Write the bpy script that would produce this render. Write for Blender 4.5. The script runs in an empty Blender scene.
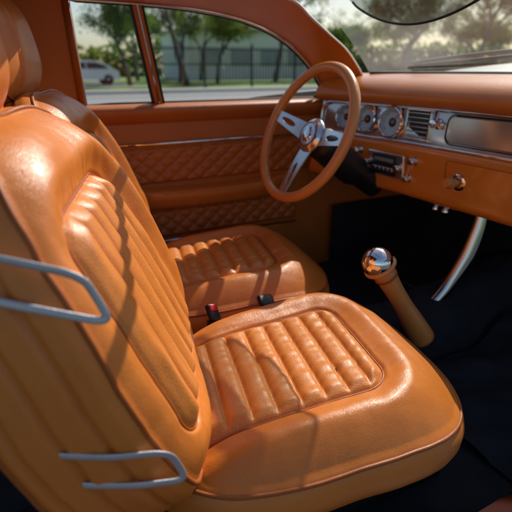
import bpy, math, random
from mathutils import Vector, Matrix, noise
random.seed(7)
CZ = 1.10
scene = bpy.context.scene
col = scene.collection
V = Vector

# ------------------------------------------------------------------ materials
def new_mat(name):
    m = bpy.data.materials.new(name); m.use_nodes = True
    nt = m.node_tree; nt.nodes.clear()
    out = nt.nodes.new('ShaderNodeOutputMaterial')
    return m, nt, out
def N(nt, t, **kw):
    n = nt.nodes.new(t)
    for k, v in kw.items():
        if k in n.inputs: n.inputs[k].default_value = v
        else: setattr(n, k, v)
    return n
def simple(name, color, rough=0.5, metal=0.0, nscale=None, namt=0.25, bump=0.0, bscale=200, coat=0.0, spec=0.5, bdist=0.002):
    m, nt, out = new_mat(name)
    p = N(nt, 'ShaderNodeBsdfPrincipled', Roughness=rough, Metallic=metal)
    p.inputs['Base Color'].default_value = (*color, 1)
    p.inputs['Coat Weight'].default_value = coat
    p.inputs['Coat Roughness'].default_value = 0.08
    p.inputs['Specular IOR Level'].default_value = spec
    tc = N(nt, 'ShaderNodeTexCoord')
    if nscale:
        nz = N(nt, 'ShaderNodeTexNoise', Scale=nscale, Detail=6.0)
        nt.links.new(tc.outputs['Object'], nz.inputs['Vector'])
        mx = N(nt, 'ShaderNodeMix', data_type='RGBA')
        mx.inputs[6].default_value = (*[c*(1-namt) for c in color], 1)
        mx.inputs[7].default_value = (*[min(1, c*(1+namt)) for c in color], 1)
        nt.links.new(nz.outputs[0], mx.inputs[0]); nt.links.new(mx.outputs[2], p.inputs['Base Color'])
        mr = N(nt, 'ShaderNodeMapRange'); mr.inputs[3].default_value = rough*0.8; mr.inputs[4].default_value = min(1, rough*1.25)
        nt.links.new(nz.outputs[0], mr.inputs[0]); nt.links.new(mr.outputs[0], p.inputs['Roughness'])
    if bump:
        nb = N(nt, 'ShaderNodeTexNoise', Scale=bscale, Detail=4.0)
        nt.links.new(tc.outputs['Object'], nb.inputs['Vector'])
        b = N(nt, 'ShaderNodeBump', Strength=bump, Distance=bdist)
        nt.links.new(nb.outputs[0], b.inputs['Height']); nt.links.new(b.outputs[0], p.inputs['Normal'])
    nt.links.new(p.outputs[0], out.inputs[0])
    return m
def leather(name, color, rough=0.42, grain=420, strength=0.35, coat=0.0, perf=False):
    m, nt, out = new_mat(name)
    p = N(nt, 'ShaderNodeBsdfPrincipled')
    p.inputs['Specular IOR Level'].default_value = 0.45
    p.inputs['Coat Weight'].default_value = coat
    p.inputs['Coat Roughness'].default_value = 0.2
    tc = N(nt, 'ShaderNodeTexCoord')
    n1 = N(nt, 'ShaderNodeTexNoise', Scale=7.0, Detail=5.0, Roughness=0.6)
    n2 = N(nt, 'ShaderNodeTexNoise', Scale=70.0, Detail=5.0)
    vo = N(nt, 'ShaderNodeTexVoronoi', Scale=float(grain)); vo.feature = 'DISTANCE_TO_EDGE'
    for n in (n1, n2, vo): nt.links.new(tc.outputs['Object'], n.inputs['Vector'])
    mx = N(nt, 'ShaderNodeMix', data_type='RGBA')
    c = color
    mx.inputs[6].default_value = (c[0]*0.82, c[1]*0.74, c[2]*0.68, 1)
    mx.inputs[7].default_value = (min(1, c[0]*1.12), c[1]*1.15, c[2]*1.2, 1)
    nt.links.new(n1.outputs[0], mx.inputs[0])
    last = mx.outputs[2]
    mr = N(nt, 'ShaderNodeMapRange'); mr.inputs[3].default_value = rough*0.8; mr.inputs[4].default_value = rough*1.25
    nt.links.new(n2.outputs[0], mr.inputs[0]); nt.links.new(mr.outputs[0], p.inputs['Roughness'])
    ma = N(nt, 'ShaderNodeMath', operation='MINIMUM'); ma.inputs[1].default_value = 0.25
    nt.links.new(vo.outputs['Distance'], ma.inputs[0])
    # grain valleys slightly darker
    gv = N(nt, 'ShaderNodeMapRange'); gv.inputs[1].default_value = 0.0; gv.inputs[2].default_value = 0.12
    gv.inputs[3].default_value = 0.84; gv.inputs[4].default_value = 1.0
    nt.links.new(vo.outputs['Distance'], gv.inputs[0])
    gm = N(nt, 'ShaderNodeVectorMath', operation='SCALE')
    nt.links.new(last, gm.inputs[0]); nt.links.new(gv.outputs[0], gm.inputs['Scale']); last = gm.outputs[0]
    b1 = N(nt, 'ShaderNodeBump', Strength=strength, Distance=0.0018)
    nt.links.new(ma.outputs[0], b1.inputs['Height'])
    b2 = N(nt, 'ShaderNodeBump', Strength=0.14, Distance=0.003)
    nt.links.new(n2.outputs[0], b2.inputs['Height']); nt.links.new(b1.outputs[0], b2.inputs['Normal'])
    nl = b2
    if perf:
        at = N(nt, 'ShaderNodeAttribute', attribute_name='pad_ab')
        v2 = N(nt, 'ShaderNodeTexVoronoi', Scale=330.0, Randomness=0.55); v2.voronoi_dimensions = '2D'
        nt.links.new(at.outputs['Vector'], v2.inputs['Vector'])
        r2 = N(nt, 'ShaderNodeMapRange'); r2.inputs[1].default_value = 0.08; r2.inputs[2].default_value = 0.34
        nt.links.new(v2.outputs['Distance'], r2.inputs[0])
        m3 = N(nt, 'ShaderNodeMix', data_type='RGBA')
        m3.inputs[6].default_value = (c[0]*0.58, c[1]*0.48, c[2]*0.4, 1)
        nt.links.new(r2.outputs[0], m3.inputs[0]); nt.links.new(last, m3.inputs[7]); last = m3.outputs[2]
        b3 = N(nt, 'ShaderNodeBump', Strength=0.25, Distance=0.001)
        nt.links.new(r2.outputs[0], b3.inputs['Height']); nt.links.new(nl.outputs[0], b3.inputs['Normal']); nl = b3
    nt.links.new(last, p.inputs['Base Color'])
    nt.links.new(nl.outputs[0], p.inputs['Normal'])
    nt.links.new(p.outputs[0], out.inputs[0])
    return m
def glass(name, tint=(0.93,0.96,0.95), haze=0.0, hazecol=(0.75,0.75,0.70), refl=1.0):
    m, nt, out = new_mat(name)
    tr = N(nt, 'ShaderNodeBsdfTransparent'); tr.inputs[0].default_value = (*tint, 1)
    gl = N(nt, 'ShaderNodeBsdfGlossy'); gl.inputs['Roughness'].default_value = 0.02
    lw = N(nt, 'ShaderNodeLayerWeight', Blend=0.5)
    pw = N(nt, 'ShaderNodeMath', operation='POWER'); pw.inputs[1].default_value = 4.0
    ml = N(nt, 'ShaderNodeMath', operation='MULTIPLY_ADD'); ml.inputs[1].default_value = 0.6*refl; ml.inputs[2].default_value = 0.035*refl
    nt.links.new(lw.outputs['Facing'], pw.inputs[0]); nt.links.new(pw.outputs[0], ml.inputs[0])
    mx = N(nt, 'ShaderNodeMixShader')
    nt.links.new(ml.outputs[0], mx.inputs[0]); nt.links.new(tr.outputs[0], mx.inputs[1]); nt.links.new(gl.outputs[0], mx.inputs[2])
    last = mx
    if haze:
        df = N(nt, 'ShaderNodeBsdfDiffuse'); df.inputs[0].default_value = (*hazecol, 1)
        tl = N(nt, 'ShaderNodeBsdfTranslucent'); tl.inputs[0].default_value = (*hazecol, 1)
        hm = N(nt, 'ShaderNodeMixShader'); hm.inputs[0].default_value = 0.6
        nt.links.new(df.outputs[0], hm.inputs[1]); nt.links.new(tl.outputs[0], hm.inputs[2])
        tc = N(nt, 'ShaderNodeTexCoord')
        nz = N(nt, 'ShaderNodeTexNoise', Scale=4.0, Detail=5.0)
        nt.links.new(tc.outputs['Object'], nz.inputs['Vector'])
        mr = N(nt, 'ShaderNodeMapRange'); mr.inputs[1].default_value = 0.35; mr.inputs[2].default_value = 0.7
        mr.inputs[3].default_value = haze*0.4; mr.inputs[4].default_value = haze*1.6
        nt.links.new(nz.outputs[0], mr.inputs[0])
        m2 = N(nt, 'ShaderNodeMixShader')
        nt.links.new(mr.outputs[0], m2.inputs[0]); nt.links.new(mx.outputs[0], m2.inputs[1]); nt.links.new(hm.outputs[0], m2.inputs[2])
        last = m2
    nt.links.new(last.outputs[0], out.inputs[0])
    return m

ORANGE = (0.67, 0.200, 0.028)
M_LEA = leather('orange_leather', ORANGE, 0.36, 380, 0.34, 0.08)
M_PERF = leather('perforated_orange_leather', (0.72,0.235,0.038), 0.38, 380, 0.25, 0.04, perf=True)
M_LEA2 = leather('orange_leather_piping', (0.36, 0.092, 0.013), 0.40, 500, 0.2)
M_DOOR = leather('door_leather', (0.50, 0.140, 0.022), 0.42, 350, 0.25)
M_DASH = leather('dash_leather', (0.60, 0.18, 0.026), 0.30, 420, 0.15, 0.2)
M_RIM = leather('wheel_leather', (0.74, 0.28, 0.072), 0.30, 500, 0.12, 0.15)
M_PAINT = simple('orange_paint', (0.70, 0.195, 0.02), 0.18, 0, 5, 0.08, coat=0.6)
M_CHROME = simple('chrome', (0.88, 0.88, 0.89), 0.06, 1.0)
M_DCHROME = simple('dark_chrome', (0.50, 0.50, 0.52), 0.10, 1.0)
M_SATIN = simple('satin_metal', (0.74, 0.73, 0.72), 0.22, 0.95, 30, 0.08)
M_SILVER = simple('silver_painted_panel', (0.58, 0.55, 0.52), 0.16, 0.8, 9, 0.08, bump=0.04, bscale=400, coat=0.4)
M_STRAP = simple('grey_piping_trim', (0.48, 0.48, 0.51), 0.34, 0.5, 40, 0.15, bump=0.3, bscale=500)
M_BLACK = simple('black_plastic', (0.012, 0.012, 0.013), 0.4, 0, 30, 0.3)
M_RUBBER = simple('black_rubber', (0.015, 0.015, 0.016), 0.65)
M_CARPET = simple('black_carpet', (0.030, 0.031, 0.038), 0.95, 0, 14, 0.6, bump=1.0, bscale=420, spec=0.15, bdist=0.006)
M_DIAL = simple('dial_face', (0.50, 0.66, 0.76), 0.4)
M_DIALD = simple('dial_dark', (0.02, 0.022, 0.025), 0.35)
M_WHITE = simple('white_marking', (0.8, 0.8, 0.78), 0.5)
M_RED = simple('red_plastic', (0.55, 0.015, 0.012), 0.3)
M_GLASS = glass('side_glass')
M_GG = glass('gauge_glass_material', refl=0.6)
M_SMOKE = glass('smoked_streak', (0.42,0.44,0.42), refl=0.6)
M_WIND = glass('windshield_glass', (0.93,0.96,0.93), 0.12, (0.80,0.82,0.80))
M_HOOD = simple('hood_paint', (0.24, 0.24, 0.225), 0.40, 0.2, 3, 0.15, coat=0.1)
M_DISP = simple('radio_display', (0.10,0.12,0.09), 0.2)
M_HEAD = simple('headliner_cloth', (0.16, 0.075, 0.03), 0.9, 0, 40, 0.15)

# ------------------------------------------------------------------ helpers
class Thing:
    """top-level empty, or (with root) a part whose first mesh is the parent of the others"""
    def __init__(s, name, base, label=None, category=None, group=None, root=None):
        s.base = V(base); s.parts = []; s.root = root; s.e = None; s.label = label
        if root is None:
            s.e = bpy.data.objects.new(name, None); s.e.empty_display_size = 0.1
            s.e.location = base; col.objects.link(s.e)
            s.e["label"] = label; s.e["category"] = category
            if group: s.e["group"] = group
def mesh(name, verts, faces, mat, thing=None, off=CZ, smooth=True, mats=None, fmat=None, label=None):
    base = thing.base if thing else V((0,0,0))
    o3 = V((0,0,off)) - base
    me = bpy.data.meshes.new(name)
    me.from_pydata([tuple(V(v)+o3) for v in verts], [], faces)
    for m in (mats or [mat]): me.materials.append(m)
    if fmat:
        for i, p in enumerate(me.polygons): p.material_index = fmat[i]
    if smooth:
        for p in me.polygons: p.use_smooth = True
    me.update()
    ob = bpy.data.objects.new(name, me); col.objects.link(ob)
    if thing:
        if thing.e is None:
            thing.e = ob; ob.parent = thing.root.e; ob.location = thing.base - thing.root.base
            if thing.label: ob["label"] = thing.label
        else:
            ob.parent = thing.e; thing.parts.append(ob)
    if label: ob["label"] = label
    return ob
def multi(name, items, thing, smooth=True, label=None, ang=40):
    vs, fs, fm, mats = [], [], [], []
    for g, m in items:
        if m not in mats: mats.append(m)
        b = len(vs); vs += list(g[0]); fs += [tuple(i+b for i in q) for q in g[1]]; fm += [mats.index(m)]*len(g[1])
    ob = mesh(name, vs, fs, None, thing, smooth=smooth, mats=mats, fmat=fm, label=label)
    return sharp(ob, ang)
def sharp(ob, ang=35):
    try: ob.data.set_sharp_from_angle(angle=math.radians(ang))
    except Exception: pass
    return ob
def grid_faces(nu, nv, closed_u=False, closed_v=False, base=0):
    f = []
    for i in range(nu if closed_u else nu-1):
        for j in range(nv if closed_v else nv-1):
            a = base+i*nv+j; b = base+((i+1)%nu)*nv+j
            c = base+((i+1)%nu)*nv+(j+1)%nv; d = base+i*nv+(j+1)%nv
            f.append((a, b, c, d))
    return f
def join(*parts):
    vs, fs = [], []
    for v, f in parts:
        b = len(vs); vs += [V(x) for x in v]; fs += [tuple(i+b for i in q) for q in f]
    return vs, fs
def g_tube(pts, r, closed=False, seg=10, flat=1.0, upv=None):
    pts = [V(p) for p in pts]; n = len(pts)
    rs = r if isinstance(r, (list, tuple)) else [r]*n
    vs = []; prev = None
    for i, p in enumerate(pts):
        if closed: t = pts[(i+1)%n]-pts[i-1]
        else: t = pts[min(i+1, n-1)]-pts[max(i-1, 0)]
        t.normalize()
        if prev is None:
            u = V(upv) if upv else (V((0,0,1)) if abs(t.z) < 0.9 else V((1,0,0)))
        else: u = prev
        u = (u - t*u.dot(t)).normalized(); prev = u
        w = t.cross(u)
        for k in range(seg):
            a = 2*math.pi*k/seg
            vs.append(p + (u*math.cos(a)*flat + w*math.sin(a))*rs[i])
    fs = grid_faces(n, seg, closed, True)
    if not closed:
        fs.append(tuple(range(seg))); fs.append(tuple(range((n-1)*seg, n*seg))[::-1])
    return vs, fs
def smooth_pts(pts, k=6, closed=False):
    pts = [V(p) for p in pts]; n = len(pts); out = []
    rng = n if closed else n-1
    for i in range(rng):
        if closed: p0, p1, p2, p3 = pts[i-1], pts[i], pts[(i+1)%n], pts[(i+2)%n]
        else: p0, p1, p2, p3 = pts[max(i-1,0)], pts[i], pts[i+1], pts[min(i+2,n-1)]
        for j in range(k):
            t = j/k
            out.append(0.5*((2*p1)+(p2-p0)*t+(2*p0-5*p1+4*p2-p3)*t*t+(3*p1-p0-3*p2+p3)*t**3))
    if not closed: out.append(pts[-1])
    return out
def frame(c, n, up=(0,0,1)):
    n = V(n).normalized(); up = V(up); x = up.cross(n).normalized(); y = n.cross(x)
    m = Matrix.Identity(4)
    for r in range(3):
        m[r][0] = x[r]; m[r][1] = y[r]; m[r][2] = n[r]; m[r][3] = c[r]
    return m
def xf(m, g): return [m @ V(v) for v in g[0]], g[1]
def g_lathe(prof, seg=40):
    vs = []
    for r, h in prof:
        for k in range(seg):
            a = 2*math.pi*k/seg; vs.append(V((r*math.cos(a), r*math.sin(a), h)))
    return vs, grid_faces(len(prof), seg, False, True)
def g_box(sx, sy, sz, c=(0,0,0), bev=0.0, seg=3):
    import bmesh
    bm = bmesh.new(); bmesh.ops.create_cube(bm, size=1.0)
    for v in bm.verts: v.co = V((v.co.x*sx, v.co.y*sy, v.co.z*sz))
    if bev: bmesh.ops.bevel(bm, geom=list(bm.edges), offset=bev, segments=seg, profile=0.5, affect='EDGES')
    bm.verts.index_update()
    vs = [v.co.copy()+V(c) for v in bm.verts]; fs = [tuple(v.index for v in f.verts) for f in bm.faces]
    bm.free(); return vs, fs
def sst(a, b, x):
    t = max(0.0, min(1.0, (x-a)/(b-a))); return t*t*(3-2*t)
def sdrr(x, y, hx, hy, r):
    qx = abs(x)-hx+r; qy = abs(y)-hy+r
    return math.hypot(max(qx,0), max(qy,0)) + min(max(qx,qy),0) - r
def pleat(x, period, p=2.6):
    f = (x/period) % 1.0
    return 1-abs(2*f-1)**p

def g_pad(W, H, nn, expo, front, rings, mapping, sidefn=None):
    vs = []; ab = []
    def p2(u, v):
        rho = max(abs(u), abs(v))
        if rho < 1e-6: return 0, 0, 0
        k = rho/((abs(u)**expo+abs(v)**expo)**(1/expo))
        w = sst(0.35, 1.0, rho)
        a, b = u*(1-w)+u*k*w, v*(1-w)+v*k*w
        return a*W, b*H, (abs(a)**expo+abs(b)**expo)**(1/expo)
    for i in range(nn+1):
        for j in range(nn+1):
            a, b, rho = p2(-1+2*i/nn, -1+2*j/nn)
            vs.append(mapping(a, b, front(a, b, rho))); ab.append((a, b))
    fs = grid_faces(nn+1, nn+1)
    loop = [(i, 0) for i in range(nn)] + [(nn, j) for j in range(nn)] + [(i, nn) for i in range(nn, 0, -1)] + [(0, j) for j in range(nn, 0, -1)]
    prev = [i*(nn+1)+j for i, j in loop]
    L = len(loop)
    q = []
    for i, j in loop:
        a, b, rho = p2(-1+2*i/nn, -1+2*j/nn); q.append((a, b, front(a, b, rho)))
    nrm = []
    for k in range(L):
        ta = q[(k+4)%L][0]-q[k-4][0]; tb = q[(k+4)%L][1]-q[k-4][1]
        l = math.hypot(ta, tb) or 1; nrm.append((tb/l, -ta/l))
    loops3 = [[vs[i] for i in prev]]
    for (o, d) in rings:
        cur = []; pts = []
        for k in range(L):
            a, b, n0 = q[k]
            oo = o + (sidefn(a, b, d, k/L) if sidefn else 0)
            p = mapping(a+nrm[k][0]*oo, b+nrm[k][1]*oo, n0+d)
            cur.append(len(vs)); vs.append(p); pts.append(p); ab.append((a, b))
        for k in range(L):
            fs.append((prev[k], cur[k], cur[(k+1)%L], prev[(k+1)%L]))
        prev = cur; loops3.append(pts)
    c = len(vs); cen = V((0,0,0))
    for i in prev: cen += vs[i]
    vs.append(cen/L); ab.append((0,0))
    for k in range(L): fs.append((prev[k], c, prev[(k+1)%L]))
    return vs, fs, loops3, ab
def pad_mesh(name, g, thing, sdf, nn):
    nf = nn*nn
    fm = []
    for i, f in enumerate(g[1]):
        if i < nf:
            a = sum(g[3][k][0] for k in f)/4; b = sum(g[3][k][1] for k in f)/4
            fm.append(1 if sdf(a, b) < -0.004 else 0)
        else: fm.append(0)
    ob = mesh(name, g[0], g[1], None, thing, mats=[M_LEA, M_PERF], fmat=fm)
    at = ob.data.attributes.new('pad_ab', 'FLOAT_VECTOR', 'POINT')
    at.data.foreach_set('vector', [c for p in g[3] for c in (p[0], p[1], 0.0)])
    return ob
def panel_line(sdf, c0, fn, W, H, mp, e):
    pp = []
    for k in range(200):
        th = 2*math.pi*k/200; cx, cy = math.cos(th), math.sin(th); lo, hi = 0.0, 0.6
        for _ in range(22):
            mid = (lo+hi)/2
            if sdf(c0[0]+cx*mid, c0[1]+cy*mid) > 0: hi = mid
            else: lo = mid
        a, b = c0[0]+cx*lo, c0[1]+cy*lo
        rho = (abs(a/W)**e+abs(b/H)**e)**(1/e)
        pp.append(mp(a, b, fn(a, b, rho)+0.0012))
    return g_tube(pp, 0.0022, True, 8)

# ------------------------------------------------------------------ CAR root
body = Thing('car', (0.5, 1.05, 0.15), "classic car cabin with orange leather seats, quilted door and padded dashboard", "car")

# ------------------------------------------------------------------ SEATS
def rot2(a): a = math.radians(a); return V((math.cos(a), math.sin(a), 0))
Fw = rot2(-4)
Lt = V((math.sin(math.radians(14)), math.cos(math.radians(14)), 0))
UPZ = V((0,0,1))
SC = V((0.50, 0.745, -0.565))
seat = Thing('seat', (SC.x, SC.y, 0.25), "orange leather bucket seat with pleated panels and grey side straps", root=body)
csdf = lambda a, b: sdrr(a+0.072, b+0.006, 0.214, 0.158, 0.06)
def wrinkle(a, b, d, seed):
    w = math.exp(-max(0,d)/0.05)
    return 0.0022*w*noise.noise(V((a*55, b*13, seed)))
def cush_front(a, b, rho):
    d = csdf(a, b)
    m = sst(0.0, -0.026, d)
    n = 0.011*m*pleat(a+0.072+0.214, 0.0476, 3.0)
    n += 0.026*sst(-0.005, 0.060, d)
    n -= 0.006*math.exp(-(d/0.0045)**2)
    n -= 0.036*sst(0.10, 0.32, a)
    n -= 0.066*max(0, (rho-0.60)/0.40)**2.1
    n += 0.0036*noise.noise(V((a*8, b*8, 1.3))) + 0.0008*noise.noise(V((a*30, b*30, 4))) + wrinkle(b, a, d, 2)
    # gathered creases across the bolster
    n -= 0.0022*sst(0.0,0.02,d)*max(0, noise.noise(V((a*26, b*6, 11))))**1.5*sst(0.2,0.0,abs(b)-0.05)
    return n
def cush_map(a, b, n):
    b2 = b*(1+0.10*(a/0.3))
    return SC + Fw*a + Lt*b2 + UPZ*(n + 0.04*a + 0.004)
NC = 210
g = g_pad(0.312, 0.272, NC, 3.1, cush_front,
          [(0.005,-0.003),(0.012,-0.010),(0.019,-0.024),(0.0225,-0.040),(0.021,-0.058),(0.014,-0.076),(0.002,-0.090),(-0.014,-0.102),(-0.037,-0.112),(-0.07,-0.118)], cush_map,
          lambda a,b,d,k: 0.003*noise.noise(V((a*10,b*10,d*10))))
pad_mesh('seat', g, seat, csdf, NC)
def loop_tube(pts, r, step=3): return g_tube([pts[i] for i in range(0, len(pts), step)], r, True, 8)
gg = join(loop_tube(g[2][2], 0.0038), loop_tube(g[2][9], 0.0045), panel_line(csdf, (-0.07,-0.006), cush_front, 0.312, 0.272, cush_map, 3.1))
mesh('cushion_piping', gg[0], gg[1], M_LEA2, seat)

BC = V((0.285, 0.75, -0.535))
lean = math.radians(24)
FB = rot2(-8)
UPB = FB*(-math.sin(lean)) + UPZ*math.cos(lean)
NB = FB*math.cos(lean) + UPZ*math.sin(lean)
LtB = V((math.sin(math.radians(18)), math.cos(math.radians(18)), 0))
WB, HB, TC = 0.275, 0.30, 0.235
bsdf = lambda a, b: sdrr(a+0.040, b+0.010, 0.195, 0.182, 0.055)
def back_front(a, b, rho):
    d = bsdf(a, b)
    m = sst(0.0, -0.028, d)
    n = 0.014*m*pleat(a+0.040+0.195, 0.065, 2.8)
    n += 0.009*sst(-0.005, 0.05, d) + 0.022*sst(0.0, 0.06, d)*sst(-0.02, 0.12, a)*sst(-0.24,-0.08,b)
    n += 0.010*sst(-0.1,0.1,b)*sst(0,0.05,d)
    n -= 0.006*math.exp(-(d/0.0045)**2)
    r2 = max(0, (rho-0.80)/0.20)
    r1 = max(0, (rho-0.60)/0.40)
    k = sst(-0.10, 0.10, a)
    n -= 0.040*r2**2.0*(1-k) + 0.056*r1**2.0*k
    n += 0.0035*noise.noise(V((a*7, b*7, 7.3))) + 0.0008*noise.noise(V((a*28, b*28, 9))) + wrinkle(a, b, d, 5)
    n -= 0.0025*sst(0.0,0.02,d)*max(0, noise.noise(V((a*7, b*24, 21))))**1.5
    return n
def back_map(a, b, n):
    t = b+TC
    w = 1 - 0.16*sst(0.15, 0.55, t)
    curve = -0.15*(t-0.2)**2
    return BC + LtB*(a*w) + UPB*t + NB*(n+curve)
NBK = 210
rings = []
for k in range(1, 46):
    d = -0.165*k/45; s = k/45
    o = 0.017*min(1, (s/0.12))**0.6 * (1 - max(0, (s-0.78)/0.22)**2*1.6)
    rings.append((o, d))
rings += [(-0.03,-0.172),(-0.07,-0.178)]
g = g_pad(WB, HB, NBK, 3.8, back_front, rings, back_map,
          lambda a,b,d,k: 0.004*noise.noise(V((a*11,b*11,d*16))) - 0.0075*sum(math.exp(-((d+c)/0.0042)**2) for c in (0.047,0.090,0.130)))
pad_mesh('backrest', g, seat, bsdf, NBK)
gg = join(loop_tube(g[2][1], 0.0042), loop_tube(g[2][41], 0.0046), panel_line(bsdf, (-0.040,-0.010), back_front, WB, HB, back_map, 3.8))
mesh('backrest_piping', gg[0], gg[1], M_LEA2, seat)

HC = BC + UPB*0.665 + NB*(-0.045) + V((0.02,0.0,0))
def head_front(a, b, rho):
    n = 0.020 - 0.050*max(0, (rho-0.30)/0.70)**2.2
    n -= 0.006*math.exp(-((abs(a)-0.090)/0.005)**2)*sst(1.0,0.85,rho)
    return n + 0.002*noise.noise(V((a*12, b*12, 3)))
UPH = Fw*(-math.sin(math.radians(10))) + UPZ*math.cos(math.radians(10))
NH = Fw*math.cos(math.radians(10)) + UPZ*math.sin(math.radians(10))
def head_map(a, b, n): return HC + LtB*(a*(1-0.10*b/0.12)) + UPH*b + NH*n
g = g_pad(0.155, 0.125, 110, 3.4, head_front,
          [(0.003,-0.002),(0.010,-0.010),(0.014,-0.025),(0.016,-0.045),(0.014,-0.065),(0.008,-0.085),(-0.006,-0.10),(-0.03,-0.11),(-0.07,-0.115)], head_map)
mesh('headrest', g[0], g[1], M_LEA, seat)
t = loop_tube(g[2][1], 0.0042, 2)
mesh('headrest_piping', t[0], t[1], M_LEA2, seat)
for s in (-0.05, 0.05):
    a = BC + UPB*0.50 + NB*(-0.09) + LtB*s
    g = g_tube([a, HC + LtB*s - NH*0.04], 0.007, False, 10); mesh('headrest_post', g[0], g[1], M_CHROME, seat)

def strap(t0, t1, d0, d1, tilt, name, o=0.0195):
    def side_pt(t, d, off):
        return back_map(-WB-off, t+tilt*(d0-d)-TC, -0.03+d)
    c = 0.010
    pts = [side_pt(t1, d1, 0.008), side_pt(t1, (d0+d1)/2, o), side_pt(t1, d0-2.2*c, o), side_pt(t1-0.15*c, d0-1.0*c, o), side_pt(t1-0.6*c, d0-0.25*c, o), side_pt(t1-1.5*c, d0, o),
           side_pt(t0+1.5*c, d0-0.1*c, o), side_pt(t0+0.6*c, d0-0.4*c, o), side_pt(t0+0.15*c, d0-1.1*c, o), side_pt(t0, d0-2.4*c, o), side_pt(t0, (d0+d1)/2, o), side_pt(t0, d1, 0.008)]
    pts = smooth_pts(pts, 5)
    g = g_tube(pts, 0.0047, False, 14, 0.36, upv=tuple(LtB))
    mesh(name, g[0], g[1], M_STRAP, seat)
strap(0.292, 0.356, 0.038, -0.12, 0.98, 'side_strap')
strap(0.048, 0.104, 0.010, -0.115, 0.72, 'side_strap')
g = join(g_box(0.46, 0.40, 0.14, (SC.x, SC.y+0.0, -0.75), 0.02), g_box(0.52,0.03,0.03,(SC.x,SC.y-0.17,-0.835)), g_box(0.52,0.03,0.03,(SC.x,SC.y+0.17,-0.835)))
sharp(mesh('seat_pedestal', g[0], g[1], M_BLACK, seat))
e2 = seat.e.copy(); col.objects.link(e2); e2.location = seat.e.location + V((0.108, 0.605, 0.0))
for p in seat.parts:
    c = p.copy(); c.parent = e2; col.objects.link(c)

# seat belt buckle
bk = Thing('seat_belt_buckle', (0.45, 1.045, 0.50), "black seat belt buckle with red release button", root=body)
m = frame((0.435, 1.055, -0.593), (0.35,-0.65,0.65), (0.1,0.5,1))
multi('seat_belt_buckle', [(xf(m, g_box(0.032, 0.046, 0.016, (0,0,0), 0.005)), M_BLACK), (xf(m, g_box(0.024, 0.018, 0.006, (0,0.011,0.008), 0.002)), M_RED)], bk)
g = g_tube(smooth_pts([(0.435,1.055,-0.61),(0.44,1.06,-0.68),(0.44,1.07,-0.80)],5), 0.018, False, 8, 0.2, upv=(0,1,0)); mesh('buckle_strap', g[0], g[1], M_BLACK, bk)
m = frame((0.60, 1.07, -0.603), (0.1,-0.5,0.85), (0,1,0.3))
b2k = Thing('belt_receiver', (0.60, 1.07, 0.50), None, root=body)
multi('belt_receiver', [(xf(m, g_box(0.045, 0.036, 0.016, (0,0,0), 0.006)), M_BLACK)], b2k)

# ------------------------------------------------------------------ STEERING WHEEL
sw = Thing('steering_wheel', (0.915, 1.38, CZ-0.20), "three-spoke steering wheel with orange leather rim and chrome spokes", root=body)
WC = V((0.915, 1.38, -0.20)); ca = math.radians(24)
WN = V((-math.cos(ca), 0, math.sin(ca)))
mw = frame(WC, WN, (math.sin(ca), 0, math.cos(ca)))
R = 0.220
g = xf(mw, g_tube([(R*math.cos(2*math.pi*k/96), R*math.sin(2*math.pi*k/96), 0.0) for k in range(96)], 0.0165, True, 18, upv=(0,0,1)))
mesh('steering_wheel', g[0], g[1], M_RIM, sw)
g = xf(mw, g_tube([((R-0.0162)*math.cos(2*math.pi*k/96), (R-0.0162)*math.sin(2*math.pi*k/96), 0.003*(1 if k%2 else -1)) for k in range(96)], 0.0013, True, 6, upv=(0,0,1)))
mesh('rim_stitching', g[0], g[1], M_LEA2, sw)
def spoke(ang):
    def dish(r):
        s = (r-0.03)/(R-0.03); return -0.034*(1-s)**1.5
    def halfw(s): return 0.031*(1-0.42*s)
    n = 64; r0, r1 = 0.030, R-0.008
    outer_l = []; inner_l = []
    for k in range(n):
        th = 2*math.pi*k/n; c, s_ = math.cos(th), math.sin(th)
        sx = math.copysign(min(1, abs(c)*1.9), c); sy = math.copysign(min(1, abs(s_)*1.9), s_)
        x = (r0+r1)/2 + sx*(r1-r0)/2; s = (x-r0)/(r1-r0)
        outer_l.append((x, sy*halfw(s)))
        xi = 0.138 + c*0.040; si = (xi-r0)/(r1-r0)
        inner_l.append((xi, s_*halfw(si)*0.42))
    vs = []
    for z in (0.0022, -0.0022):
        for l in (outer_l, [(a[0]*0.85+b[0]*0.15, a[1]*0.85+b[1]*0.15) for a, b in zip(outer_l, inner_l)], [(a[0]*0.2+b[0]*0.8, a[1]*0.2+b[1]*0.8) for a, b in zip(outer_l, inner_l)], inner_l):
            for x, y in l: vs.append(V((x, y, dish(x)+z)))
    fs = []
    def q(l0, l1, flip=False):
        for k in range(n):
            f = (l0*n+k, l0*n+(k+1)%n, l1*n+(k+1)%n, l1*n+k); fs.append(f[::-1] if flip else f)
    q(0,1); q(1,2); q(2,3); q(3,7); q(4,5,True); q(5,6,True); q(6,7,True); q(0,4,True)
    return xf(mw @ Matrix.Rotation(math.radians(ang), 4, 'Z'), (vs, fs))
for a in (0, 168, 270):
    g = spoke(a); sharp(mesh('wheel_spoke', g[0], g[1], M_SATIN, sw), 40)
g = xf(mw, g_lathe([(0.0,-0.010),(0.034,-0.011),(0.044,-0.013),(0.050,-0.017),(0.052,-0.022),(0.057,-0.025),(0.059,-0.030),(0.057,-0.038),(0.05,-0.045),(0.0,-0.05)], 48))
sharp(mesh('wheel_hub', g[0], g[1], M_SATIN, sw), 50)
g = xf(mw, g_lathe([(0.0,-0.0045),(0.014,-0.005),(0.023,-0.007),(0.026,-0.011)], 40)); mesh('horn_button', g[0], g[1], M_CHROME, sw)
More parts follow.
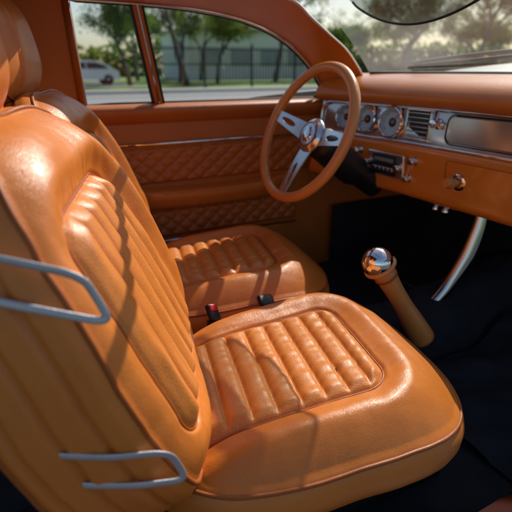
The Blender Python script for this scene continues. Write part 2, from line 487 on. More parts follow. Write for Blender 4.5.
g = xf(mw, g_tube([(0.040*math.cos(2*math.pi*k/48),0.040*math.sin(2*math.pi*k/48),-0.012) for k in range(48)], 0.0018, True, 6)); mesh('hub_ring', g[0], g[1], M_DIALD, sw)
pc0 = mw @ V((0,0,-0.045)); pc1 = V((1.10,1.385,-0.325)); pc2 = V((1.24,1.39,-0.415))
cp = smooth_pts([pc0, pc0.lerp(pc1,0.35), pc1, pc2], 5)
g = g_tube(cp, [0.046 + (0.010 if i > 2 else 0.0) - (0.014 if i > 11 else 0) for i in range(len(cp))], False, 28); sharp(mesh('steering_column', g[0], g[1], M_BLACK, sw), 50)
p0 = mw @ V((-0.03, 0.0, -0.09)); p1 = mw @ V((-0.15, 0.03, -0.085))
g = g_tube([p0, p0.lerp(p1,0.8), p1], [0.0035,0.003,0.006], False, 10); mesh('indicator_stalk', g[0], g[1], M_CHROME, sw)

# ------------------------------------------------------------------ DASHBOARD
dash = Thing('dashboard', (1.3, 1.1, CZ-0.2), "orange padded dashboard with silver instrument panel and chrome trim", root=body)
Y0, Y1 = 0.36, 1.70
def bow(y): return -0.06*max(0, (y-1.15)/0.55)**2
def baseX(y): return 1.60 - 0.235*abs((y-1.05)/0.6)**2.2
def sweep(profile_fn, n=70, y0=Y0, y1=Y1):
    vs = []; m = None
    for i in range(n):
        y = y0+(y1-y0)*i/(n-1); pr = profile_fn(y)
        for x, z in pr: vs.append(V((x+bow(y), y, z)))
        m = len(pr)
    return vs, grid_faces(n, m)
padp = lambda y: [(p.x, p.y) for p in smooth_pts([V((x,z,0)) for x, z in
        [(1.275,-0.122),(1.252,-0.121),(1.236,-0.110),(1.232,-0.092),(1.243,-0.072),(1.272,-0.052),(1.32,-0.037),(1.40,-0.027),(max(1.43,baseX(y)-bow(y)),-0.022)]], 4)]
g = sweep(padp); mesh('dashboard', g[0], g[1], M_DASH, dash)
g = sweep(lambda y: [(1.250,-0.240),(1.2530,-0.22),(1.2565,-0.20),(1.2605,-0.18),(1.2645,-0.16),(1.269,-0.14),(1.274,-0.12)]); mesh('instrument_panel', g[0], g[1], M_SILVER, dash)
lowp = lambda y: [(p.x, p.y) for p in smooth_pts([V((x,z,0)) for x, z in
        [(1.262,-0.240),(1.243,-0.242),(1.233,-0.252),(1.229,-0.28),(1.225,-0.34),(1.216,-0.385),(1.219,-0.402),(1.235,-0.41),(1.30,-0.40)]], 4)]
g = sweep(lowp); mesh('lower_dash_panel', g[0], g[1], M_PAINT, dash)
g = sweep(lambda y: [(1.30,-0.40),(1.42,-0.37),(1.6,-0.30),(1.68,-0.2)]); mesh('dash_underside', g[0], g[1], M_BLACK, dash)
def pl(x, y, z): return V((x+bow(y), y, z))
ys = [Y0+(1.655-Y0)*i/50 for i in range(51)]
outl = [pl(1.243, y, -0.237) for y in ys] + [pl(1.246,1.675,-0.228), pl(1.25,1.685,-0.20), pl(1.256,1.687,-0.16), pl(1.26,1.68,-0.135), pl(1.262,1.66,-0.127)] + [pl(1.263, y, -0.1255) for y in ys[::-1]]
g = g_tube(outl, 0.0055, False, 10)
mesh('chrome_trim', g[0], g[1], M_CHROME, dash)
g = g_tube([pl(1.221, y, -0.388) for y in ys], 0.002, False, 8); mesh('dash_edge_bead', g[0], g[1], M_LEA2, dash)
NP = V((-1, 0, 0.11))
def pn(y, z):
    x = 1.250 + (z+0.24)/0.12*0.022
    return V((x+bow(y), y, z))
def gauge(y, z, r, a0):
    m = frame(pn(y, z) + NP.normalized()*0.002, NP + V((0,-0.12,0)))
    parts = []
    for k in range(25):
        a = math.radians(-130+260*k/24)
        L = 0.18 if k % 4 == 0 else 0.09
        q = g_box(r*0.04, r*L, 0.0006, (0, r*(0.90-L/2), 0.0048)); parts.append(xf(Matrix.Rotation(-a,4,'Z'), q))
    items = [(g_lathe([(r*1.22,-0.004),(r*1.24,0.012),(r*1.18,0.020),(r*1.08,0.022),(r*0.99,0.016),(r*0.97,0.004)], 48), M_CHROME),
             (g_lathe([(0,0.0035),(r*0.55,0.0035),(r*0.98,0.0035)], 40), M_DIAL),
             (g_lathe([(0,0.0045),(r*0.36,0.0045)], 40), M_DIALD), (join(*parts), M_DIALD),
             (xf(Matrix.Rotation(math.radians(a0),4,'Z'), g_box(r*0.07, r*0.95, 0.001, (0, r*0.36, 0.0068))), M_RED),
             (g_lathe([(0,0.0072),(r*0.1,0.0072),(r*0.12,0.005)], 20), M_CHROME),
             (g_lathe([(0,0.0175),(r*0.6,0.017),(r*1.0,0.015)], 40), M_GG)]
    multi('gauge', [(xf(m, a), b) for a, b in items], dash, label="round dashboard gauge with pale dial and chrome ring")
gauge(1.560, -0.178, 0.037, 60); gauge(1.455, -0.178, 0.042, 110); gauge(1.336, -0.180, 0.045, -40)
m = frame(pn(1.220, -0.178) + NP.normalized()*0.002, NP)
multi('air_vent', [(xf(m, join(g_box(0.112,0.008,0.014,(0,0.047,0.004),0.002), g_box(0.112,0.008,0.014,(0,-0.047,0.004),0.002), g_box(0.008,0.0858,0.014,(0.052,0,0.004),0.002), g_box(0.008,0.0858,0.014,(-0.052,0,0.004),0.002))), M_SATIN),
    (xf(m, g_box(0.092,0.084,0.002)), M_DIALD), (xf(m, join(*[g_box(0.094,0.0032,0.010,(0,-0.036+0.0145*k,0.0075), 0.001, 1) for k in range(6)])), M_SATIN)], dash)
def knob_g(c, n, r, h):
    return xf(frame(c, n), g_lathe([(r*1.35,0),(r*1.35,h*0.12),(r*0.8,h*0.2),(r*0.7,h*0.5),(r,h*0.62),(r,h*0.92),(r*0.85,h),(0,h*1.03)], 28))
def knob(c, n, r, h, mat):
    g = knob_g(c, n, r, h); return sharp(mesh('knob', g[0], g[1], mat, dash), 40)
knob(pn(1.145,-0.168), NP, 0.013, 0.03, M_CHROME)
def rr_loop(hx, hy, r, z, n=10):
    o = []
    for cx, cy, a0 in ((hx-r,hy-r,0),(-hx+r,hy-r,90),(-hx+r,-hy+r,180),(hx-r,-hy+r,270)):
        for k in range(n+1):
            a = math.radians(a0+90*k/n); o.append(V((cx+r*math.cos(a), cy+r*math.sin(a), z)))
    return o
def g_plate(hx, hy, r, h, bev):
    l = rr_loop(hx,hy,r,0), rr_loop(hx,hy,r,h-bev), rr_loop(hx-bev,hy-bev,r-bev*0.5,h)
    vs = [p for q in l for p in q]; n = len(l[0])
    return vs, grid_faces(3, n, False, True) + [tuple(range(2*n,3*n))]
m = frame(pn(0.955,-0.180) + NP.normalized()*0.002, NP)
multi('trim_panel', [(xf(m, g_plate(0.145, 0.040, 0.022, 0.007, 0.003)), M_SILVER), (xf(m, g_tube(rr_loop(0.149,0.044,0.025,0.003), 0.0022, True, 8)), M_DIALD)], dash, label="raised silver rounded trim panel")
def lx(z): return 1.229 - (-0.28 - z)/0.06*0.004
NL = V((-1, 0, -0.06))
def lp(y, z): return V((lx(z)+bow(y), y, z))
m = frame(lp(1.315,-0.318), NL)
multi('radio', [(xf(m, g_plate(0.092, 0.042, 0.008, 0.012, 0.003)), M_SATIN), (xf(m, g_plate(0.060, 0.034, 0.004, 0.0145, 0.001)), M_DIALD),
    (xf(m, g_box(0.100,0.018,0.001,(0,0.018,0.0152))), M_DISP), (xf(m, join(*[g_box(0.0015,0.010,0.0006,(-0.042+0.0105*k,0.018,0.0161)) for k in range(9)])), M_WHITE),
    (xf(m, join(*[g_box(0.016,0.013,0.008,(-0.042+0.021*k,-0.013,0.017),0.002) for k in range(5)])), M_SATIN),
    (join(*[knob_g(m @ V((s,0.0,0.012)), NL, 0.011, 0.022) for s in (-0.076,0.076)]), M_CHROME)], dash)
knob(lp(1.450,-0.285), NL, 0.013, 0.03, M_CHROME); knob(lp(1.555,-0.300), NL, 0.010, 0.025, M_CHROME)
knob(lp(1.19,-0.290), NL, 0.011, 0.026, M_CHROME); knob(lp(1.205,-0.350), NL, 0.010, 0.024, M_CHROME)
c = lp(1.005,-0.325); m = frame(c, NL)
multi('latch_knob', [(xf(m, g_lathe([(0.026,0),(0.026,0.003),(0.02,0.006),(0.014,0.007)], 32)), M_CHROME),
    (g_tube([c+V((-0.004,0,0)), c+V((-0.02,0.0,0)), c+V((-0.035,0.003,0.002)), c+V((-0.052,0.004,0.004))], [0.010,0.012,0.018,0.013], False, 16), M_RIM)], dash)
m = frame(lp(0.86,-0.318)+V((-0.001,0,0)), NL)
g = xf(m, g_tube(rr_loop(0.20,0.052,0.012,0.0), 0.0012, True, 6)); mesh('glovebox_seam', g[0], g[1], M_LEA2, dash)
for y in (1.06, 1.10):
    g = knob_g(V((1.255+bow(y), y, -0.412)), V((-0.5,-0.2,-1)), 0.011, 0.028); sharp(mesh('under_dash_fitting', g[0], g[1], M_CHROME, dash), 40)
g = g_tube([(1.26,1.02,-0.418),(1.26,1.14,-0.418)], 0.006, False, 10); mesh('fitting_bar', g[0], g[1], M_CHROME, dash)

# ------------------------------------------------------------------ GEAR SHIFTER
gs = Thing('gear_shifter', (1.03, 0.88, 0.33), "gear lever with chrome ball knob and orange leather sleeve", root=body)
KB = V((0.860, 0.925, -0.487)); SB = V((1.02, 0.882, -0.74))
ax = (SB-KB).normalized()
ns = 24
pts = smooth_pts([KB+ax*0.03, KB+ax*0.08, KB+ax*0.15, KB+ax*0.22, SB], 5)
g = g_tube(pts, [0.031-0.005*sst(0,0.4,i/(len(pts)-1))+0.010*sst(0.5,1,i/(len(pts)-1)) for i in range(len(pts))], False, 24); mesh('gear_shifter', g[0], g[1], M_RIM, gs)
prof = [(0.0425*math.sin(math.pi*i/ns), 0.0425*math.cos(math.pi*i/ns)) for i in range(ns+1)]
m = frame(KB, -ax, (0,1,0))
g = xf(m, g_lathe(prof, 40)); mesh('shift_knob', g[0], g[1], M_CHROME, gs)
g = xf(m, g_tube([(0.0405*math.cos(2*math.pi*k/48),0.0405*math.sin(2*math.pi*k/48),-0.016) for k in range(48)], 0.0055, True, 10)); mesh('knob_collar', g[0], g[1], M_RIM, gs)
g = g_tube([KB+ax*0.047, KB+ax*0.053], 0.0325, False, 24); mesh('shifter_ring', g[0], g[1], M_LEA2, gs)

lv = Thing('brake_lever', (1.22, 0.98, 0.37), "curved polished chrome lever beside the transmission tunnel", root=body)
pts = smooth_pts([(1.31,0.965,-0.40),(1.30,0.965,-0.47),(1.275,0.97,-0.56),(1.225,0.985,-0.66),(1.15,1.0,-0.745)], 8)
g = g_tube(pts, [0.016+0.010*math.sin(math.pi*i/(len(pts)-1)) for i in range(len(pts))], False, 24, 0.8, upv=(0.469,0.883,0)); mesh('brake_lever', g[0], g[1], M_DCHROME, lv)
g = g_tube([(1.15,1.0,-0.745),(1.13,1.0,-0.80),(1.13,1.0,-0.85)], 0.022, False, 12); mesh('lever_foot', g[0], g[1], M_BLACK, lv)

# ------------------------------------------------------------------ DOOR
door = Thing('door', (0.75, 1.78, 0.35), "orange leather door with diamond quilting, armrest and chrome strips", root=body)
DY = 1.75; DX0, DX1 = 0.24, 1.215
zt, zb = -0.155, -0.80
vs = []; nx, nz = 30, 20
for i in range(nx+1):
    for j in range(nz+1):
        z = zb+(zt-zb)*j/nz
        x1 = DX1 + 0.06*sst(-0.6,-0.12,z)
        vs.append(V((DX0+(x1-DX0)*i/nx, DY, z)))
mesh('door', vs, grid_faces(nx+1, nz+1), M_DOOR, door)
pr = smooth_pts([V((0,DY,-0.185)), V((0,DY-0.018,-0.175)), V((0,DY-0.036,-0.155)), V((0,DY-0.040,-0.138)), V((0,DY-0.028,-0.124)), V((0,DY+0.005,-0.118)), V((0,DY+0.045,-0.118))], 4)
vs = []
for i in range(41):
    x = 0.20+(1.30-0.20)*i/40
    for p in pr: vs.append(V((x, p.y, p.z)))
mesh('window_sill', vs, grid_faces(41, len(pr)), M_DOOR, door)
def quilt(name, x0, x1, z0, z1, amp=0.0085):
    nx = int((x1-x0)/0.0035); nz = int((z1-z0)/0.0035); vs = []
    for i in range(nx+1):
        for j in range(nz+1):
            x = x0+(x1-x0)*i/nx; z = z0+(z1-z0)*j/nz
            e = min(x-x0, x1-x, z-z0, z1-z); ed = sst(0, 0.012, e)
            p = pleat(x+z*1.25, 0.062, 3.2)*pleat(x-z*1.25, 0.062, 3.2)
            vs.append(V((x, DY-0.002-ed*(0.008+amp*p), z)))
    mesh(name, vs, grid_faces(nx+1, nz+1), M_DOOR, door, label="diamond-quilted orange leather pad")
quilt('quilted_pad', DX0+0.01, 1.17, -0.400, -0.268)
quilt('quilted_pad', DX0+0.01, 1.12, -0.610, -0.500)
for z, x1 in ((-0.256, 1.22), (-0.624, 1.12)):
    g = g_tube([(DX0+0.01,DY-0.008,z),(x1,DY-0.008,z)], 0.0055, False, 10, 1.0); mesh('chrome_strip', g[0], g[1], M_CHROME, door)
vs = []; nx = 50
apf = smooth_pts([V((0,0,-0.408)),V((0,1,-0.412)),V((0,1.15,-0.43)),V((0,1.0,-0.455)),V((0,0.7,-0.478)),V((0,0,-0.492))],5)
for i in range(nx+1):
    s = i/nx; x = 0.40+(1.10-0.40)*s
    t = 0.055*(sst(0,0.12,s)*sst(1.0,0.72,s))**0.7 + 0.012
    for p in apf: vs.append(V((x, DY-p.y*t, p.z - 0.012*math.sin(s*3.14))))
mesh('armrest', vs, grid_faces(nx+1, len(apf)), M_LEA, door)
g = g_tube([(0.42+0.66*k/20, DY-0.062*(sst(0,0.12,k/20)*sst(1.0,0.72,k/20))**0.7-0.012, -0.420-0.012*math.sin(3.14*k/20)) for k in range(21)], 0.003, False, 8); mesh('armrest_piping', g[0], g[1], M_LEA2, door)
WO = [(0.30,-0.118,1.765),(1.265,-0.118,1.765),(1.225,-0.07,1.755),(1.165,-0.005,1.742),(1.08,0.058,1.725),(0.99,0.104,1.71),(0.89,0.138,1.70),(0.78,0.161,1.695),(0.62,0.177,1.69),(0.45,0.183,1.688),(0.27,0.185,1.688)]
top = smooth_pts([V((x,y,z)) for x,z,y in WO[1:]], 5)
loop = [V((0.30,1.765,-0.118))] + [V((0.30+0.965*k/12,1.765,-0.118)) for k in range(1,12)] + top
g = g_tube(loop, 0.0065, True, 8); mesh('window_seal', g[0], g[1], M_RUBBER, door)
g = g_tube([p+V((0,-0.012,0)) for p in top], 0.003, False, 8); mesh('window_chrome', g[0], g[1], M_CHROME, door)
cen = V((0.7,1.735,0.03)); vs = [cen]+[p+V((0,0.004,0)) for p in loop]; n = len(loop)
mesh('window_glass', vs, [(0,1+k,1+(k+1)%n) for k in range(n)], M_GLASS, door)
pa, pb = V((0.545,1.758,-0.118)), V((0.472,1.686,0.182))
def flatbar(a, b, wx, wy, off=V((0,0,0))):
    vs = []
    for p in (a, b):
        for dx, dy in ((-1,-1),(1,-1),(1,1),(-1,1)): vs.append(p+V((dx*wx,dy*wy,0))+off)
    return vs, [(0,1,5,4),(1,2,6,5),(2,3,7,6),(3,0,4,7),(0,3,2,1),(4,5,6,7)]
multi('window_divider', [(flatbar(pa, pb, 0.014, 0.010), M_DOOR), (join(flatbar(pa, pb, 0.0035, 0.006, V((0.0185,-0.004,0))), flatbar(pa, pb, 0.0035, 0.006, V((-0.0185,-0.002,0)))), M_RUBBER),
    (flatbar(pa, pb, 0.002, 0.003, V((0.0,-0.013,0))), M_CHROME)], door, smooth=False)

# ------------------------------------------------------------------ CAR BODY
inner = smooth_pts([V(p) for p in [(1.335,1.62,-0.035),(1.30,1.61,0.0),(1.215,1.58,0.06),(1.115,1.55,0.108),(1.0,1.50,0.155),(0.90,1.45,0.192),(0.74,1.42,0.212),(0.55,1.42,0.222),(0.27,1.42,0.226),(-0.2,1.42,0.226),(-0.8,1.42,0.21)]], 6)
outer = smooth_pts([V(p) for p in [(1.285,1.757,-0.118),(1.235,1.75,-0.07),(1.172,1.737,-0.003),(1.088,1.72,0.061),(0.995,1.705,0.109),(0.893,1.695,0.143),(0.78,1.69,0.166),(0.62,1.685,0.182),(0.27,1.683,0.190),(-0.2,1.683,0.190),(-0.8,1.683,0.18)]], 6)
vs = []
for a, b in zip(inner, outer):
    for k in range(9):
        s = k/8; p = a.lerp(b, s)
        vs.append(p + V((-0.5,-0.5,-0.3)).normalized()*math.sin(math.pi*s)*0.012)
mesh('roof_pillar', vs, grid_faces(len(inner), 9), M_LEA, body, label="orange leather wrapped windshield pillar")
g = g_tube([p+V((-0.004,-0.006,0)) for p in inner[:40]], 0.0045, False, 8); mesh('windshield_chrome', g[0], g[1], M_CHROME, body)
vs = []
for i in range(13):
    for j in range(11):
        x = -0.85+(0.27+0.85)*i/12; y = 1.425-(1.425-0.40)*j/10
        vs.append(V((x, y, 0.224+0.03*math.sin(math.pi*j/10) - 0.03*sst(-0.3,-0.85,x))))
mesh('headliner', vs, grid_faces(13, 11), M_HEAD, body)  # unseen; added over the rear to dim sky fill, open ahead for sun
# unseen cross bow, added to cast a crisp band of shade on the seat
g = g_tube([(0.60+0.02*math.sin(math.pi*k/16), 1.42-(1.42-0.45)*k/16, 0.226+0.02*math.sin(math.pi*k/16)) for k in range(17)], 0.016, False, 12, 0.6); mesh('shade_bow', g[0], g[1], M_BLACK, body)
vs = [V(p) for p in [(-0.9,1.76,-0.85),(0.235,1.76,-0.85),(0.285,1.75,-0.118),(0.262,1.684,0.188),(-0.9,1.684,0.19),(-0.9,1.75,-0.118)]]
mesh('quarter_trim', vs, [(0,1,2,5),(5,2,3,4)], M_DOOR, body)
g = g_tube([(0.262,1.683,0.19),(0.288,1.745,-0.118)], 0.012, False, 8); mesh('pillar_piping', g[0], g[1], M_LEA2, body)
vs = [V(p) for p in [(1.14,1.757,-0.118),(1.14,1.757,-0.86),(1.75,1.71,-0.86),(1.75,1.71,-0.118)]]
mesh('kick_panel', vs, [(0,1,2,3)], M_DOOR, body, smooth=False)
vs = [V(p) for p in [(1.70,0.36,-0.03),(1.70,1.72,-0.03),(1.72,1.72,-0.60),(1.72,0.36,-0.60),(1.45,1.74,-0.85),(1.45,0.36,-0.85)]]
mesh('firewall', vs, [(0,1,2,3),(3,2,4,5)], M_CARPET, body, smooth=False)
g = g_box(2.7, 1.42, 0.03, (0.35,1.06,-0.866)); mesh('floor_carpet', g[0], g[1], M_CARPET, body, smooth=False)
vs = []
for i in range(71):
    for j in range(51):
        x = 0.88+0.55*i/70; y = 0.44+0.44*j/50
        fold = 0.030*max(0, noise.noise(V((x*5+y*7, y*3-x*2, 2))))**0.8 + 0.008*noise.noise(V((x*14,y*11,5)))
        vs.append(V((x, y, -0.842+fold+0.10*sst(1.20,1.43,x)**1.5)))
mesh('floor_mat', vs, grid_faces(71,51), M_CARPET, body)
vs = []
tp = smooth_pts([V((0,0.90,-0.85)),V((0,0.93,-0.76)),V((0,0.98,-0.715)),V((0,1.03,-0.71)),V((0,1.08,-0.715)),V((0,1.13,-0.76)),V((0,1.16,-0.85))],4)
for i in range(90):
    x = -0.8+2.5*i/89; k = 1+0.5*sst(1.0,1.6,x)
    for p in tp: vs.append(V((x, p.y+0.008*noise.noise(V((x*9,p.y*9,4))), -0.85+(p.z+0.85)*k+0.014*noise.noise(V((x*8,p.y*12,0))))))
mesh('transmission_tunnel', vs, grid_faces(90, len(tp)), M_CARPET, body)
g = g_box(0.45, 0.02, 0.30, (1.52,1.705,-0.72), 0.005); mesh('kick_carpet', g[0], g[1], M_CARPET, body)
g = g_box(2.6, 0.12, 0.13, (0.35,0.335,-0.85), 0.025); mesh('door_sill', g[0], g[1], M_PAINT, body)
g = g_box(1.6, 0.085, 0.008, (0.60,0.372,-0.780), 0.003); mesh('sill_plate', g[0], g[1], M_DCHROME, body)
vs = []; ny, nt_ = 30, 10
for i in range(ny+1):
    s = i/ny
    yb = 1.62-(1.62-0.46)*s; xb = 1.63-0.26*abs((yb-1.04)/0.58)**2.2
    yt = 1.46-(1.46-0.62)*s; xt = 1.03-0.08*abs((yt-1.04)/0.42)**2.2
    for j in range(nt_+1):
        t = j/nt_
        vs.append(V((xb,yb,-0.022)).lerp(V((xt,yt,0.225)), t) + V((0.5,0,0.8)).normalized()*0.02*math.sin(math.pi*t))
mesh('windshield', vs, grid_faces(ny+1, nt_+1), M_WIND, body)
g = g_tube([vs[i*(nt_+1)]+V((0.0,0,0.002)) for i in range(ny+1)], 0.006, False, 8); mesh('windshield_gasket', g[0], g[1], M_RUBBER, body)
g = g_tube([vs[i*(nt_+1)+nt_] for i in range(ny+1)], 0.02, False, 8); mesh('windshield_header', g[0], g[1], M_LEA, body)
# added smoked sheet for the dark streak across the windshield top; shades the cushion
vt, vb = [], []
for k in range(31):
    s = k/30; y = 1.34-(1.34-0.80)*s
    vt.append(V((1.005, y, 0.205))); vb.append(V((1.045, y, 0.185-0.078*math.sin(math.pi*s)**0.8)))
multi('streak_sheet', [((vt+vb, [(k,k+1,31+k+1,31+k) for k in range(30)]), M_SMOKE), (g_tube(vb, 0.0035, False, 8), M_BLACK)], body, label="added smoked sheet standing in for a dark curved streak on the windshield")
hv = []
for i in range(31):
    for j in range(31):
        s = i/30; y = 0.05+2.0*j/30
        xb = 1.66-0.26*min(1.6,abs((y-1.04)/0.58))**2.2
        x = xb+(3.4-xb)*s
        w = max(0, 1-((y-1.04)/1.05)**2)**0.5
        z = -0.045 + 0.10*math.sin(math.pi*min(1,s*1.15))*w - 0.35*max(0,s-0.6)**1.5 - 0.16*(1-w)
        hv.append(V((x,y,z)))
mesh('hood', hv, grid_faces(31,31), M_HOOD, body)
wp = Thing('windshield_wiper', (1.55, 1.4, CZ), "thin black windshield wiper resting on the glass", root=body)
g = g_tube(smooth_pts([(1.46,1.50,0.014),(1.55,1.36,0.036),(1.60,1.17,0.052),(1.61,1.0,0.055),(1.60,0.85,0.05)],5), 0.010, False, 6, 0.6); mesh('windshield_wiper', g[0], g[1], M_RUBBER, wp)
g = g_tube(smooth_pts([(1.48,1.50,0.006),(1.58,1.34,0.022),(1.62,1.15,0.038),(1.63,0.98,0.048)],5), 0.006, False, 8); mesh('wiper_arm', g[0], g[1], M_BLACK, wp)

# ------------------------------------------------------------------ OUTSIDE
def ground(name, x0, x1, y0, y1, z, mat):
    ob = mesh(name, [V((x0,y0,z)),V((x1,y0,z)),V((x1,y1,z)),V((x0,y1,z))], [(0,1,2,3)], mat, off=0, smooth=False)
    ob["kind"] = "structure"; return ob
M_GRASS = simple('grass', (0.12,0.20,0.03), 0.9, 0, 1.2, 0.4, bump=0.5, bscale=30)
M_ASPH = simple('asphalt', (0.19,0.19,0.195), 0.85, 0, 2.0, 0.2, bump=0.4, bscale=60)
M_ASPD = simple('dark_asphalt', (0.06,0.06,0.06), 0.85, 0, 2.0, 0.2, bump=0.4, bscale=60)
M_CONC = simple('concrete', (0.40,0.39,0.37), 0.8, 0, 3, 0.15)
ground('ground', -400, 400, -400, 400, -0.01, M_GRASS)
ground('parking_asphalt', -12, 60, -8, 11, -0.004, M_ASPD)
ground('parking_asphalt', -6, 9.0, 31.6, 44, -0.004, M_ASPH)
ground('road', -80, 150, 13, 23.0, -0.002, M_ASPH)
ground('road_marking', -80, 150, 17.9, 18.05, 0.003, M_WHITE)
g = g_box(230, 0.2, 0.14, (35,23.1,0.05), 0.02); k = mesh('kerb', g[0], g[1], M_CONC, off=0, smooth=False); k["kind"]="structure"
g = g_box(230, 1.2, 0.12, (35,23.8,0.05)); k = mesh('pavement', g[0], g[1], M_CONC, off=0, smooth=False); k["kind"]="structure"
M_FEN = simple('fence_metal', (0.03,0.035,0.045), 0.5, 0.3)
fn = Thing('metal_fence', (22, 27.5, 0), "dark metal railing fence along the pavement", "fence")
parts = []
for k in range(0, 196):
    x = 8.4+k*0.20; parts.append(g_box(0.045,0.04,2.1,(x,27.5,1.15)))
bars = join(*parts)
mesh('fence_bars', bars[0], bars[1], M_FEN, fn, off=0, smooth=False)["kind"] = "stuff"
for z in (0.25, 1.25, 2.05):
    g = g_box(39.2,0.05,0.07,(28,27.5+0.05,z)); mesh('fence_rail', g[0], g[1], M_FEN, fn, off=0, smooth=False)
for k in range(14):
    g = g_box(0.11,0.11,2.35,(8.4+k*3.0,27.58,1.17),0.01); mesh('fence_post', g[0], g[1], M_FEN, fn, off=0, smooth=False)
bl = Thing('building', (24, 46, 0), "low pale building with window bands behind the fence", "building")
M_WALL = simple('pale_wall', (0.88,0.87,0.87), 0.7, 0, 0.6, 0.06)
M_WIN = simple('window_dark', (0.40,0.45,0.50), 0.1, 0.0)
g = g_box(17, 8, 4.2, (26,50,2.1)); mesh('wall', g[0], g[1], M_WALL, bl, off=0, smooth=False)
g = g_box(17.6, 8.6, 0.3, (26,50,4.35)); mesh('roof', g[0], g[1], simple('roof_grey',(0.45,0.45,0.46),0.7), bl, off=0, smooth=False)
for k in range(5):
    g = join(g_box(2.0,0.1,1.5,(19.6+3.2*k,45.96,2.0))); mesh('window', g[0], g[1], M_WIN, bl, off=0, smooth=False)
cx, cy = 6.35, 36.0
pc = Thing('parked_car', (cx, cy, 0), "small white parked hatchback on the asphalt lot", "car")
M_WCAR = simple('white_paint', (0.92,0.92,0.94), 0.3, 0, coat=0.4)
side = [(-2.0,0.35),(-2.05,0.7),(-1.95,0.95),(-1.55,1.02),(-1.0,1.40),(-0.3,1.50),(0.6,1.48),(1.25,1.30),(1.75,0.98),(2.0,0.85),(2.05,0.5),(2.0,0.32)]
sp = smooth_pts([V((x,z,0)) for x,z in side],4)
vs = []
for y, k in ((-0.84,0.90),(-0.74,0.98),(-0.5,1.0),(0.5,1.0),(0.74,0.98),(0.84,0.90)):
    for p in sp:
        vs.append(V((cx+p.x*(0.97+0.03*k), cy+y*(1.0-0.18*sst(0.95,1.5,p.y)), 0.3+(p.y-0.3)*(0.9+0.1*k))))
n = len(sp); fs = grid_faces(6, n) + [tuple(range(n)), tuple(range(5*n,6*n))[::-1]]
fs += [(i*n, i*n+n-1, (i+1)*n+n-1, (i+1)*n) for i in range(5)]
sharp(mesh('shell', vs, fs, M_WCAR, pc, off=0))
M_CWIN = simple('car_window_glass', (0.03,0.04,0.05), 0.1, 0.0)
for xs in ([(-1.25,1.05),(-0.95,1.33),(-0.1,1.40),(-0.1,1.02)], [(0.0,1.02),(0.0,1.40),(0.6,1.37),(1.1,1.22),(1.35,1.0)]):
    g = ([V((cx+x, cy-0.84+0.10*sst(0.95,1.5,z)-0.03, z)) for x,z in xs], [tuple(range(len(xs)))])
    mesh('window', g[0], g[1], M_CWIN, pc, off=0, smooth=False)
for x in (-1.25,1.3):
    for y in (-0.80,0.80):
        g = xf(frame((cx+x,cy+y,0.32),(0,-1 if y<0 else 1,0)), g_lathe([(0,0.02),(0.18,0.05),(0.2,0.07),(0.29,0.08),(0.32,0.05),(0.32,-0.12),(0,-0.12)],28)); mesh('wheel', g[0], g[1], M_RUBBER, pc, off=0)
M_BARK = simple('bark', (0.11,0.09,0.07), 0.9, 0, 8, 0.4, bump=0.6, bscale=40)
def leafmat(name, c):
    m, nt, out = new_mat(name)
    df = N(nt,'ShaderNodeBsdfDiffuse'); tl = N(nt,'ShaderNodeBsdfTranslucent'); mx = N(nt,'ShaderNodeMixShader'); mx.inputs[0].default_value = 0.5
    tc = N(nt,'ShaderNodeTexCoord'); nz = N(nt,'ShaderNodeTexNoise', Scale=0.9, Detail=3.0); nt.links.new(tc.outputs['Object'], nz.inputs['Vector'])
    cr = N(nt,'ShaderNodeMix', data_type='RGBA'); cr.inputs[6].default_value = (c[0]*0.5,c[1]*0.55,c[2]*0.6,1); cr.inputs[7].default_value = (c[0]*1.6,c[1]*1.4,c[2]*1.1,1)
    nt.links.new(nz.outputs[0], cr.inputs[0])
    nt.links.new(cr.outputs[2], df.inputs[0]); nt.links.new(cr.outputs[2], tl.inputs[0])
    nt.links.new(df.outputs[0], mx.inputs[1]); nt.links.new(tl.outputs[0], mx.inputs[2]); nt.links.new(mx.outputs[0], out.inputs[0])
    return m
M_LEAF = leafmat('foliage', (0.12,0.20,0.045)); M_LEAF2 = leafmat('foliage_light', (0.15,0.22,0.05))
def make_tree(seed, H, spread, nl, lm):
    rnd = random.Random(seed)
    limbs = []; tips = []
    def grow(p, d, L, r, depth):
        pts = [p]; q = p.copy(); dd = d.copy()
        for k in range(5):
            dd = (dd + V((rnd.uniform(-.18,.18), rnd.uniform(-.18,.18), rnd.uniform(-.05,.12)))).normalized()
            q = q + dd*L/5; pts.append(q.copy())
        limbs.append(g_tube(pts, [r*(1-0.55*i/5) for i in range(6)], False, 6 if depth else 9))
        if depth >= 3: tips.extend(pts[2:]); return
        if depth >= 2: tips.extend(pts[3:])
        for k in range(rnd.choice((3,4))):
            s = rnd.randint(2,5) if depth else rnd.randint(3,5)
            a = rnd.uniform(0, 6.283)
            nd = (dd*rnd.uniform(.5,1.0) + V((math.cos(a), math.sin(a), rnd.uniform(-.1,.5)))*spread).normalized()
            grow(pts[s], nd, L*rnd.uniform(.55,.75), r*0.5, depth+1)
    grow(V((0,0,0)), V((0,0,1)), H*0.42, H*0.022, 0)
    tg = join(*limbs)
    lv_, lf = [], []
    for k in range(nl):
        c = rnd.choice(tips) + V((rnd.gauss(0,.4),rnd.gauss(0,.4),rnd.gauss(0,.33)))
        if noise.noise(c*0.7+V((seed,0,0))) < -0.12: continue
        a = V((rnd.gauss(0,1),rnd.gauss(0,1),rnd.gauss(0,1))).normalized(); b = a.cross(V((rnd.gauss(0,1),rnd.gauss(0,1),rnd.gauss(0,1)))).normalized()
        s = rnd.uniform(.06,.12); i = len(lv_)
        lv_ += [c-a*s, c-b*s*.55, c+a*s, c+b*s*.55]; lf.append((i,i+1,i+2,i+3))
    return tg, (lv_, lf), lm
protos = []
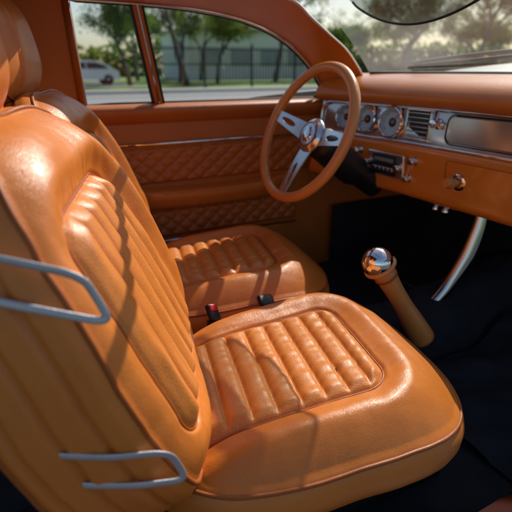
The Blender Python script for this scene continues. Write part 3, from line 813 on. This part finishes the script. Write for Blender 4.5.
for sd, H, sp_, nl, lm in ((1,8.5,0.9,7500,M_LEAF),(2,10,0.8,8500,M_LEAF2),(3,7,1.0,7000,M_LEAF)):
    tg, lg, lm = make_tree(sd, H, sp_, nl, lm)
    T = Thing('tree', (0,0,0), "tree with thin branches and sparse green foliage", "tree", "trees behind the fence")
    mesh('trunk', tg[0], tg[1], M_BARK, T, off=0); mesh('crown', lg[0], lg[1], lm, T, off=0, smooth=False)
    protos.append(T)
spots = [(8.5,33),(11.5,31),(15,34),(31,33),(22,38),(38,31),(44,26),(52,30),(33,42),(12,44),(3,45),(48,38),(60,27),(30,25),(32,19),(28,57),(40,16),(1,36),(17,42),(14,39),(26,34),(25,26.2),(36,24)]
for k, (x, y) in enumerate(spots):
    T = protos[k % 3]
    if k < 3: e = T.e
    else:
        e = T.e.copy(); col.objects.link(e)
        for p in T.parts:
            c = p.copy(); c.parent = e; col.objects.link(c)
    e.location = (x, y, 0); e.rotation_euler = (0,0,k*1.3); s = 0.9+0.25*((k*37)%10)/10; e.scale = (s,s,s)
rnd = random.Random(5); lv_, lf = [], []
for k in range(12000):
    x = rnd.uniform(-40,110); y = rnd.uniform(62,66); z = rnd.uniform(0,1)**1.3*(4.5+2.5*noise.noise(V((x*0.12,0,0)))+1.2*noise.noise(V((x*0.6,3,0))))
    c = V((x,y,z)); a = V((rnd.gauss(0,1),rnd.gauss(0,1),rnd.gauss(0,1))).normalized(); b = a.cross(V((rnd.gauss(0,1),.3,.2))).normalized(); s = rnd.uniform(.3,.55); i=len(lv_)
    lv_ += [c-a*s, c-b*s*.6, c+a*s, c+b*s*.6]; lf.append((i,i+1,i+2,i+3))
hd = mesh('far_trees', lv_, lf, M_LEAF, off=0, smooth=False); hd["kind"]="stuff"; hd["label"]="distant band of green trees"; hd["category"]="trees"

# ------------------------------------------------------------------ LIGHT
sdir = V((0.62, 0.36, 0.66)).normalized()
az = math.atan2(sdir.x, sdir.y); el = math.asin(sdir.z)
w = bpy.data.worlds.new("World"); scene.world = w; w.use_nodes = True
nt = w.node_tree; bg = nt.nodes['Background']
sky = nt.nodes.new('ShaderNodeTexSky'); sky.sky_type = 'NISHITA'; sky.sun_disc = False
sky.sun_elevation = el; sky.sun_rotation = az; sky.dust_density = 1.8; sky.air_density = 1.0
nt.links.new(sky.outputs[0], bg.inputs[0]); bg.inputs[1].default_value = 0.12
sl = bpy.data.lights.new('sun', 'SUN'); sl.energy = 5.0; sl.angle = math.radians(0.5); sl.color = (1.0, 0.95, 0.86)
so = bpy.data.objects.new('sun', sl); col.objects.link(so); so.rotation_euler = (-sdir).to_track_quat('-Z','Y').to_euler(); so.location = (3,3,5)

# ------------------------------------------------------------------ CAMERA
cam = bpy.data.cameras.new('camera'); co = bpy.data.objects.new('camera', cam); col.objects.link(co)
cam.sensor_width = 36; cam.lens = 36*492/512
yaw, pit = math.radians(28), math.radians(21)
F = V((math.sin(yaw)*math.cos(pit), math.cos(yaw)*math.cos(pit), -math.sin(pit)))
co.location = (0,0,CZ); co.rotation_euler = F.to_track_quat('-Z','Y').to_euler()
cam.clip_start = 0.02; cam.clip_end = 1500
cam.dof.use_dof = True; cam.dof.focus_distance = 1.0; cam.dof.aperture_fstop = 3.8
scene.camera = co
scene.view_settings.view_transform = 'Standard'; scene.view_settings.look = 'None'; scene.view_settings.exposure = 0
